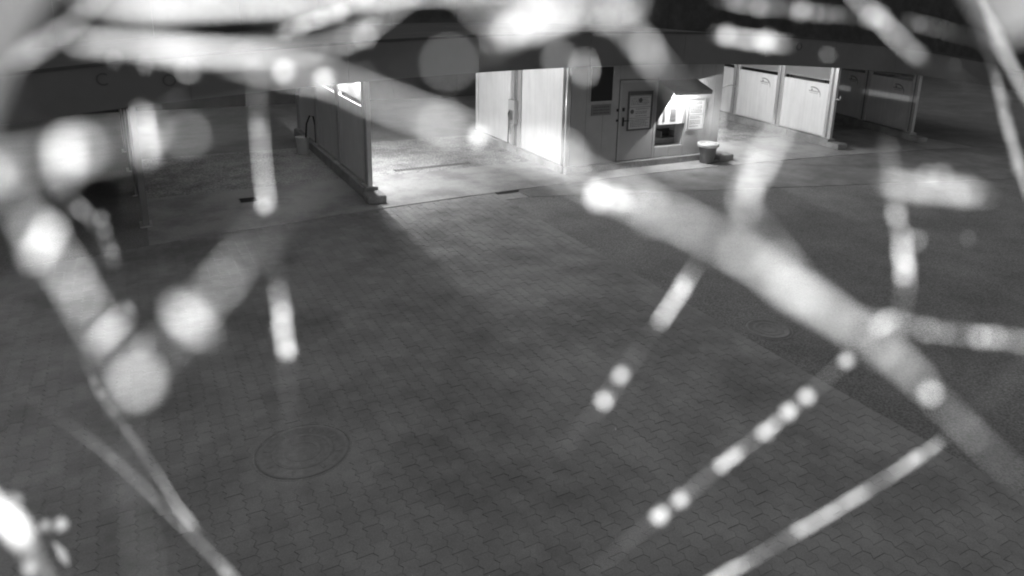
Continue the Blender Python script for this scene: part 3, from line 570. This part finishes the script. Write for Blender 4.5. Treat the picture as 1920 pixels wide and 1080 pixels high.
     [(-114.24,-46.40,-181.60,1.52,1.12,0,0,0), (-101.14,-44.88,-163.44,1.82,1.51,0,0,0), (-98.50,-48.72,-163.44,1.37,1.00,0,0,0), (-79.48,-44.00,-136.20,1.52,0.47,0,0,0), (-90.43,-39.62,-145.44,1.90,0.41,0,0,0), (-70.48,-65.99,-143.67,2.39,0.22,0,0,0), (-95.03,-44.30,-154.55,3.28,0.26,0,0,0), (-88.23,-52.62,-154.69,1.77,0.19,0,0,0), (-72.14,-62.87,-143.05,2.59,0.40,0,0,0), (-81.37,-61.71,-153.71,2.47,0.27,0,0,0), (-86.70,-54.01,-153.51,2.65,0.19,0,0,0), (-69.06,-56.70,-133.55,2.86,0.18,0,0,0)]),
    ('faint straight silk thread slanting through the bottom left corner', 0,
     [(-85.02,-23.52,-108.96,0.022), (-77.82,-30.32,-108.96,0.043), (-66.62,-38.72,-108.96,0.094), (-56.22,-48.72,-108.96,0.124), (-46.71,-51.67,-102.15,0.129), (-45.96,-52.42,-102.15,0.368), (-41.14,-51.81,-96.14,0.330)],
     [(-50.10,-55.45,-109.61,1.31,0.44,0,0,0), (-57.12,-66.06,-127.30,1.16,1.04,0,0,0), (-68.54,-52.56,-125.84,1.92,0.18,0,0,0), (-52.02,-57.80,-113.91,1.16,0.30,0,0,0), (-90.06,-53.94,-148.99,1.09,0.42,0,0,0), (-74.67,-62.95,-142.75,1.06,0.31,0,0,0), (-56.90,-66.70,-127.73,2.12,0.59,0,0,0), (-64.08,-57.96,-127.19,1.08,0.45,0,0,0), (-60.76,-63.26,-128.81,2.81,0.08,0,0,0)]),
    ('glaring white silk tuft at the bottom left corner', 0,
     [(-59.61,-28.58,-74.29,0.915), (-51.64,-29.45,-68.10,1.533), (-49.64,-31.95,-68.10,1.534), (-53.06,-36.76,-74.29,1.143), (-62.19,-48.60,-90.80,0.511)],
     [(-55.24,-33.76,-74.29,2.18,1.39,0,0,0), (-61.49,-35.64,-81.72,1.80,2.02,0,0,0), (-108.96,-61.75,-148.58,3.27,1.06,3,-2,0), (-100.23,-67.42,-148.58,3.32,2.45,0,0,0), (-113.62,-74.64,-163.44,6.84,2.61,0,0,0), (-122.24,-89.87,-181.60,6.67,1.69,3,-5,0), (-83.38,-59.66,-116.74,2.57,2.54,0,-1,0), (-70.08,-46.62,-97.35,1.82,0.69,0,0,0), (-61.04,-40.31,-84.36,0.91,1.12,0,0,0), (-66.14,-33.32,-83.82,0.71,0.88,0,0,0), (-63.49,-43.46,-88.56,0.88,1.08,0,0,0), (-57.25,-40.01,-80.48,0.88,0.73,0,0,0), (-66.61,-50.39,-96.24,1.93,1.14,0,0,0), (-61.13,-38.68,-83.45,0.83,0.74,0,0,0), (-57.14,-38.47,-79.54,0.91,1.13,0,0,0), (-55.42,-35.48,-75.78,0.72,0.60,0,0,0)]),
    ('wide arching silk band under the roof edge at upper left', 1,
     [(-32.47,10.40,-49.53,0.185), (-31.56,10.40,-49.53,0.587), (-27.63,9.95,-48.07,0.740), (-24.44,9.33,-46.70,1.040), (-22.38,9.19,-46.70,0.738), (-19.98,9.12,-46.70,0.424), (-17.19,9.75,-49.53,0.418), (-16.75,10.68,-52.72,0.464), (-15.71,11.44,-54.48,0.309), (-13.71,12.56,-54.48,0.257), (-10.51,15.04,-54.48,0.181)],
     [(-28.03,10.96,-54.48,0.96,0.32,0,0,0), (-54.52,16.93,-90.80,0.93,0.56,0,-1,0), (-53.70,17.22,-96.14,0.99,0.67,0,-1,0), (-32.68,11.14,-65.38,0.67,0.44,0,0,0), (-19.68,12.36,-60.53,0.36,0.39,0,0,0), (-24.99,11.80,-60.06,0.51,0.48,0,0,0), (-13.19,15.09,-59.75,0.38,0.23,0,0,0), (-24.45,11.03,-57.72,0.64,0.62,0,0,0), (-26.84,11.17,-54.97,0.46,0.57,0,0,0), (-16.69,14.32,-65.08,0.53,0.62,0,0,0), (-25.59,10.44,-52.66,0.39,0.47,0,0,0), (-18.20,16.85,-73.45,0.75,0.41,0,0,0), (-40.19,12.84,-60.93,0.46,0.40,0,0,0), (-35.21,12.44,-59.57,0.39,0.49,0,0,0)]),
    ('bright silk band along the top edge above the roof, left', 1,
     [(-31.30,13.23,-46.70,0.112), (-27.76,12.03,-45.40,0.474), (-25.06,11.48,-44.17,0.817), (-22.19,11.24,-43.01,0.900), (-18.86,11.11,-41.91,0.592), (-14.78,10.98,-40.86,0.480), (-11.78,11.22,-40.86,0.399), (-8.18,11.58,-40.86,0.288), (-5.18,11.70,-40.86,0.161), (-2.18,11.88,-40.86,0.130)],
     [(-18.30,14.14,-52.26,0.44,0.43,0,0,0), (-7.57,15.88,-55.06,0.43,0.53,0,0,0), (-29.39,13.06,-51.00,0.46,0.57,0,0,0), (-25.43,12.39,-48.00,0.73,0.90,0,0,1), (-9.93,14.43,-51.05,0.59,0.41,0,0,0), (-13.70,15.31,-54.05,0.51,0.63,0,0,0), (-27.35,14.98,-57.48,0.57,0.71,0,0,0), (-14.01,15.09,-54.11,0.40,0.50,0,0,0), (-15.42,14.80,-53.32,0.53,0.59,0,0,0)]),
    ('stubby beaded silk strand under the top edge, left of centre', 0,
     [(-32.01,19.33,-86.02,0.041), (-31.38,19.58,-86.02,0.186), (-29.86,20.08,-86.02,0.328), (-27.33,20.84,-86.02,0.407), (-26.45,22.67,-90.80,0.515), (-26.05,22.80,-90.80,0.045)],
     [(-28.43,23.86,-96.14,1.07,1.07,0,0,0), (-32.95,22.59,-96.14,1.07,0.72,0,0,0), (-38.64,24.25,-106.56,1.67,0.35,0,0,0), (-33.19,20.44,-91.10,0.89,0.37,0,0,0), (-31.43,24.47,-99.99,1.04,1.05,0,0,0), (-35.01,23.59,-101.70,1.17,1.20,0,0,0), (-32.05,28.13,-110.93,1.12,0.57,0,0,0), (-36.41,22.20,-97.35,1.35,0.10,0,0,0), (-27.87,23.75,-96.31,1.78,0.51,0,0,0), (-29.72,23.06,-95.06,1.81,0.79,0,0,0), (-32.45,23.16,-96.96,1.23,0.43,0,0,0)]),
    ('heavy bright silk tangle hanging at the top centre', 1,
     [(-3.91,9.50,-32.69,0.035), (-2.95,8.30,-32.69,0.082), (-1.68,7.64,-31.43,0.278), (-0.74,7.49,-30.84,0.437), (0.62,8.02,-30.84,0.468), (1.85,8.59,-32.69,0.330), (3.39,9.23,-36.32,0.140), (5.02,10.68,-40.86,0.067)],
     [(-4.31,11.52,-54.48,1.62,0.10,0,-1,0), (-2.50,10.49,-46.70,0.93,1.07,2,-1,1), (2.45,9.21,-52.72,1.05,0.21,0,-1,0), (0.59,8.78,-46.70,0.46,0.57,0,0,1), (3.89,13.04,-54.48,0.80,0.36,0,0,0), (-4.29,9.88,-34.79,0.20,0.25,0,0,1), (-1.07,10.13,-41.11,0.63,0.77,0,0,1), (0.77,10.52,-39.69,0.48,0.60,0,0,1), (5.06,11.72,-44.17,0.26,0.33,0,0,1), (-4.54,10.34,-36.79,0.41,0.23,0,0,1), (0.58,8.58,-33.42,0.49,0.60,0,0,1), (3.43,9.82,-38.99,0.70,0.86,0,0,1), (-4.59,11.66,-41.79,0.39,0.37,0,0,1), (4.78,11.75,-45.03,0.52,0.64,0,0,1)]),
    ('pale silk band slanting below the top centre tangle', 1,
     [(2.49,11.60,-38.91,0.039), (3.63,9.60,-38.91,0.069), (5.04,8.22,-39.86,0.096), (6.52,6.78,-40.86,0.050), (8.02,4.98,-40.86,0.017)],
     [(5.66,8.72,-43.01,1.11,0.35,2,-3,1), (11.22,5.17,-51.07,2.23,0.14,0,-1,0), (6.59,8.96,-47.95,0.47,0.59,0,0,1), (6.51,8.84,-46.32,0.31,0.39,0,0,1), (5.94,9.29,-45.01,0.32,0.39,0,0,1), (4.02,11.60,-44.88,0.42,0.34,0,0,1), (10.30,7.79,-56.26,0.59,0.07,0,0,0), (7.96,9.21,-53.46,0.21,0.26,0,0,0), (6.84,10.85,-51.23,0.58,0.09,0,0,0), (5.79,11.45,-51.64,0.26,0.20,0,0,0), (6.27,10.50,-50.38,0.46,0.09,0,0,0)]),
    ('faint silk thread with ringed specks over the dark fascia, left of centre', 1,
     [(-18.91,10.24,-54.48,0.010), (-13.99,9.04,-54.48,0.015), (-7.58,7.02,-40.86,0.010), (-4.58,5.95,-32.69,0.009), (-2.47,6.62,-32.69,0.009)],
     [(-4.09,5.31,-29.19,0.31,0.38,0,0,1), (-16.14,10.43,-62.86,0.28,0.23,0,0,0)]),
    ('stubby silk strand of two blobs on the roof fascia', 0,
     [(16.29,15.76,-71.06,0.022), (17.33,15.55,-71.06,0.073), (18.90,15.29,-71.06,0.250), (20.72,15.03,-71.06,0.282), (21.77,14.92,-71.06,0.194), (23.33,14.71,-71.06,0.030)],
     [(19.81,17.88,-81.72,1.08,1.33,0,-1,0), (21.10,16.63,-77.83,0.68,0.84,0,-1,0), (17.22,16.67,-75.63,0.29,0.12,0,0,0), (27.15,20.17,-94.31,1.16,0.68,0,0,0), (27.90,19.28,-91.00,1.36,0.22,0,0,0), (23.14,19.33,-89.36,0.81,0.29,0,0,0), (25.61,17.86,-86.01,0.82,1.01,0,0,0), (23.82,17.02,-80.00,0.79,0.98,0,0,0), (23.31,17.02,-80.12,0.89,0.88,0,0,0), (24.38,16.18,-77.83,0.58,0.35,0,0,0), (23.40,21.52,-97.19,1.96,0.08,0,0,0)]),
    ('speckled silk thread along the top edge, right of centre', 0,
     [(17.55,21.20,-77.83,0.043), (22.03,21.36,-81.72,0.154), (24.43,21.06,-81.72,0.156), (26.23,20.88,-81.72,0.059), (28.33,20.76,-81.72,0.160), (31.63,20.40,-81.72,0.082), (33.12,18.33,-74.29,0.053)],
     [(24.71,22.36,-86.02,0.76,0.94,0,0,0), (29.63,21.85,-86.02,1.00,1.24,0,0,0), (31.40,21.60,-86.02,0.55,0.67,0,0,0), (36.65,18.56,-96.14,0.80,0.32,0,0,0), (40.90,25.88,-103.54,1.67,0.10,0,0,0), (25.61,23.34,-89.62,0.57,0.32,0,0,0), (39.23,24.87,-100.65,2.13,0.13,0,0,0), (32.84,24.79,-96.20,0.70,0.42,0,0,0), (25.16,25.14,-96.32,1.48,0.35,0,0,0), (34.32,22.30,-90.35,0.50,0.28,0,0,0), (25.56,27.10,-102.69,0.98,0.43,0,0,0), (30.52,25.53,-98.35,1.34,0.19,0,0,0), (32.70,25.46,-99.00,0.92,0.14,0,0,0)]),
    ('bright silk strand slanting down at upper right', 0,
     [(25.79,19.97,-65.38,0.096), (27.71,17.57,-65.38,0.153), (29.63,15.74,-65.38,0.210), (31.55,13.82,-65.38,0.298), (34.56,12.90,-68.10,0.325), (36.48,13.04,-71.06,0.034), (43.27,12.91,-77.83,0.041), (47.83,11.76,-81.72,0.023)],
     [(37.37,14.40,-74.29,0.70,0.86,0,0,0), (34.53,22.41,-82.70,0.93,0.37,0,0,0), (34.54,17.92,-75.37,0.58,0.72,0,0,0), (32.33,18.06,-72.21,0.67,0.61,0,0,0), (30.86,17.11,-69.91,0.65,0.62,0,0,0), (33.69,23.23,-81.74,0.50,0.62,0,0,0), (35.06,18.90,-77.30,0.64,0.79,0,0,0), (40.82,21.06,-88.57,0.58,0.71,0,0,0), (51.22,14.86,-91.42,1.07,0.06,0,0,0)]),
    ('thin silk thread curving down along the right-hand rim', 0,
     [(40.03,19.56,-81.72,0.087), (45.43,18.24,-81.72,0.113), (57.40,19.76,-96.14,0.191), (76.91,20.86,-125.72,0.642), (78.66,13.48,-125.72,0.967), (80.51,7.02,-125.72,0.922), (82.82,-0.37,-125.72,0.552)],
     [(64.90,20.91,-116.74,1.30,0.39,0,0,0), (55.21,-5.72,-96.14,0.80,0.37,0,0,0), (89.76,4.78,-139.03,1.52,1.88,0,0,0), (85.59,11.14,-135.32,1.12,1.38,0,0,0), (82.42,17.28,-132.44,1.44,1.60,0,0,0), (92.38,10.37,-145.12,3.20,0.74,0,0,0), (54.26,25.19,-106.83,0.83,0.56,0,0,0), (94.40,25.61,-153.88,1.41,1.49,0,0,0), (93.68,6.34,-145.68,1.63,2.01,0,0,0), (47.66,22.71,-96.67,1.05,0.22,0,0,0), (106.68,19.88,-171.41,2.58,1.81,0,0,0)]),
    ('bright silk thread cutting the top right corner', 0,
     [(55.57,27.25,-96.14,0.479), (58.53,21.60,-96.14,0.966), (61.57,15.95,-96.14,0.653), (61.81,9.07,-90.80,0.601)],
     [(62.49,22.05,-102.15,2.56,1.35,0,0,0), (71.32,10.73,-104.70,1.87,1.12,0,0,0), (78.06,14.13,-116.98,0.96,1.18,0,0,0), (70.26,25.27,-114.84,1.33,1.65,0,0,0), (69.71,24.98,-113.48,2.28,0.94,0,0,0), (74.25,19.91,-116.67,2.43,0.39,0,0,0), (73.70,13.32,-110.06,1.22,1.22,0,0,0), (79.54,26.58,-129.09,1.35,1.07,0,0,0), (76.96,28.77,-127.05,1.91,0.92,0,0,0), (65.91,25.38,-109.43,2.01,1.04,0,0,0)]),
    ('glaring white silk strand in the top left corner', 0,
     [(-45.98,9.26,-58.37,0.186), (-40.35,9.92,-54.48,0.574), (-38.91,10.84,-54.48,0.668), (-39.76,12.86,-58.37,0.577), (-37.83,14.40,-58.37,0.227), (-35.26,17.40,-58.37,0.168)],
     [(-46.41,13.15,-65.38,1.92,1.02,0,0,0), (-53.77,11.64,-69.83,0.86,1.06,0,0,0), (-50.33,11.46,-66.83,0.76,0.93,0,0,0), (-51.39,14.22,-71.93,0.77,0.95,0,0,0), (-52.91,11.86,-69.57,0.63,0.78,0,0,0), (-52.56,15.91,-75.58,0.78,0.97,0,0,0), (-55.01,12.78,-72.99,0.88,1.08,0,0,0), (-49.21,19.12,-76.61,0.84,0.62,0,0,0), (-40.84,17.83,-65.48,0.51,0.43,0,0,0), (-47.70,23.72,-78.77,0.87,0.33,0,0,0)]),
    ('very close hazy silk thread veiling the left edge', 1,
     [(-4.57,0.57,-4.67,0.006), (-3.95,-0.80,-4.67,0.006), (-3.68,-1.83,-4.67,0.006), (-3.47,-2.79,-4.67,0.006)],
     []),
    ('faint wide silk thread rising from the bottom edge at left', 1,
     [(-24.53,-8.22,-40.86,0.006), (-21.14,-13.17,-36.32,0.014), (-19.47,-16.02,-34.41,0.018), (-19.14,-19.05,-34.41,0.019)],
     []),
]
for label, dimmed, nodes, clumps in WEB:
    st = thing('silk_strand', label, 'cobweb', group='out of focus cobweb strands in front of the lens'); at_lens(st)
    P = catmull(nodes)
    pts = [(p[0] * mm, p[1] * mm, p[2] * mm) for p in P]; rad = []; g = 1.0; ms = M_SILK_DIM if dimmed else M_SILK
    for p in P:
        g = .55 * g + .45 * wr.uniform(.6, 1.4)
        rad.append(max(p[3], .006) * .5 * mm * g)
    MB().tube(pts, rad, 8).build('thread', ms, st, True)
    for (x, y, z, l_, w_, dx, dy, dc) in clumps:
        k = min(range(len(P)), key=lambda i: (P[i][0] - x) ** 2 + (P[i][1] - y) ** 2 + (P[i][2] - z) ** 2)
        d_ = (Vector(P[min(k + 1, len(P) - 1)][:3]) - Vector(P[max(k - 1, 0)][:3])).normalized()
        if dx or dy: d_ = Vector((dx, dy, 0)).normalized()
        q = Vector((1, 0, 0)).rotation_difference(d_).to_matrix()
        ph = [wr.uniform(0, 6.28) for _ in range(3)]
        v = []
        for p in IV:
            k2 = 1 + .16 * math.sin(5 * p.x * 2 + ph[0]) + .12 * math.sin(9 * p.y + ph[1]) + .12 * math.sin(8 * p.z + ph[2])
            v.append((Vector((x, y, z)) + q @ Vector((p.x * l_ * k2, p.y * w_ * k2, p.z * w_ * k2))) * mm)
        MB().add(v, IF).build('dust_clump', M_SILK_DIM if dc else M_SILK, st, True)
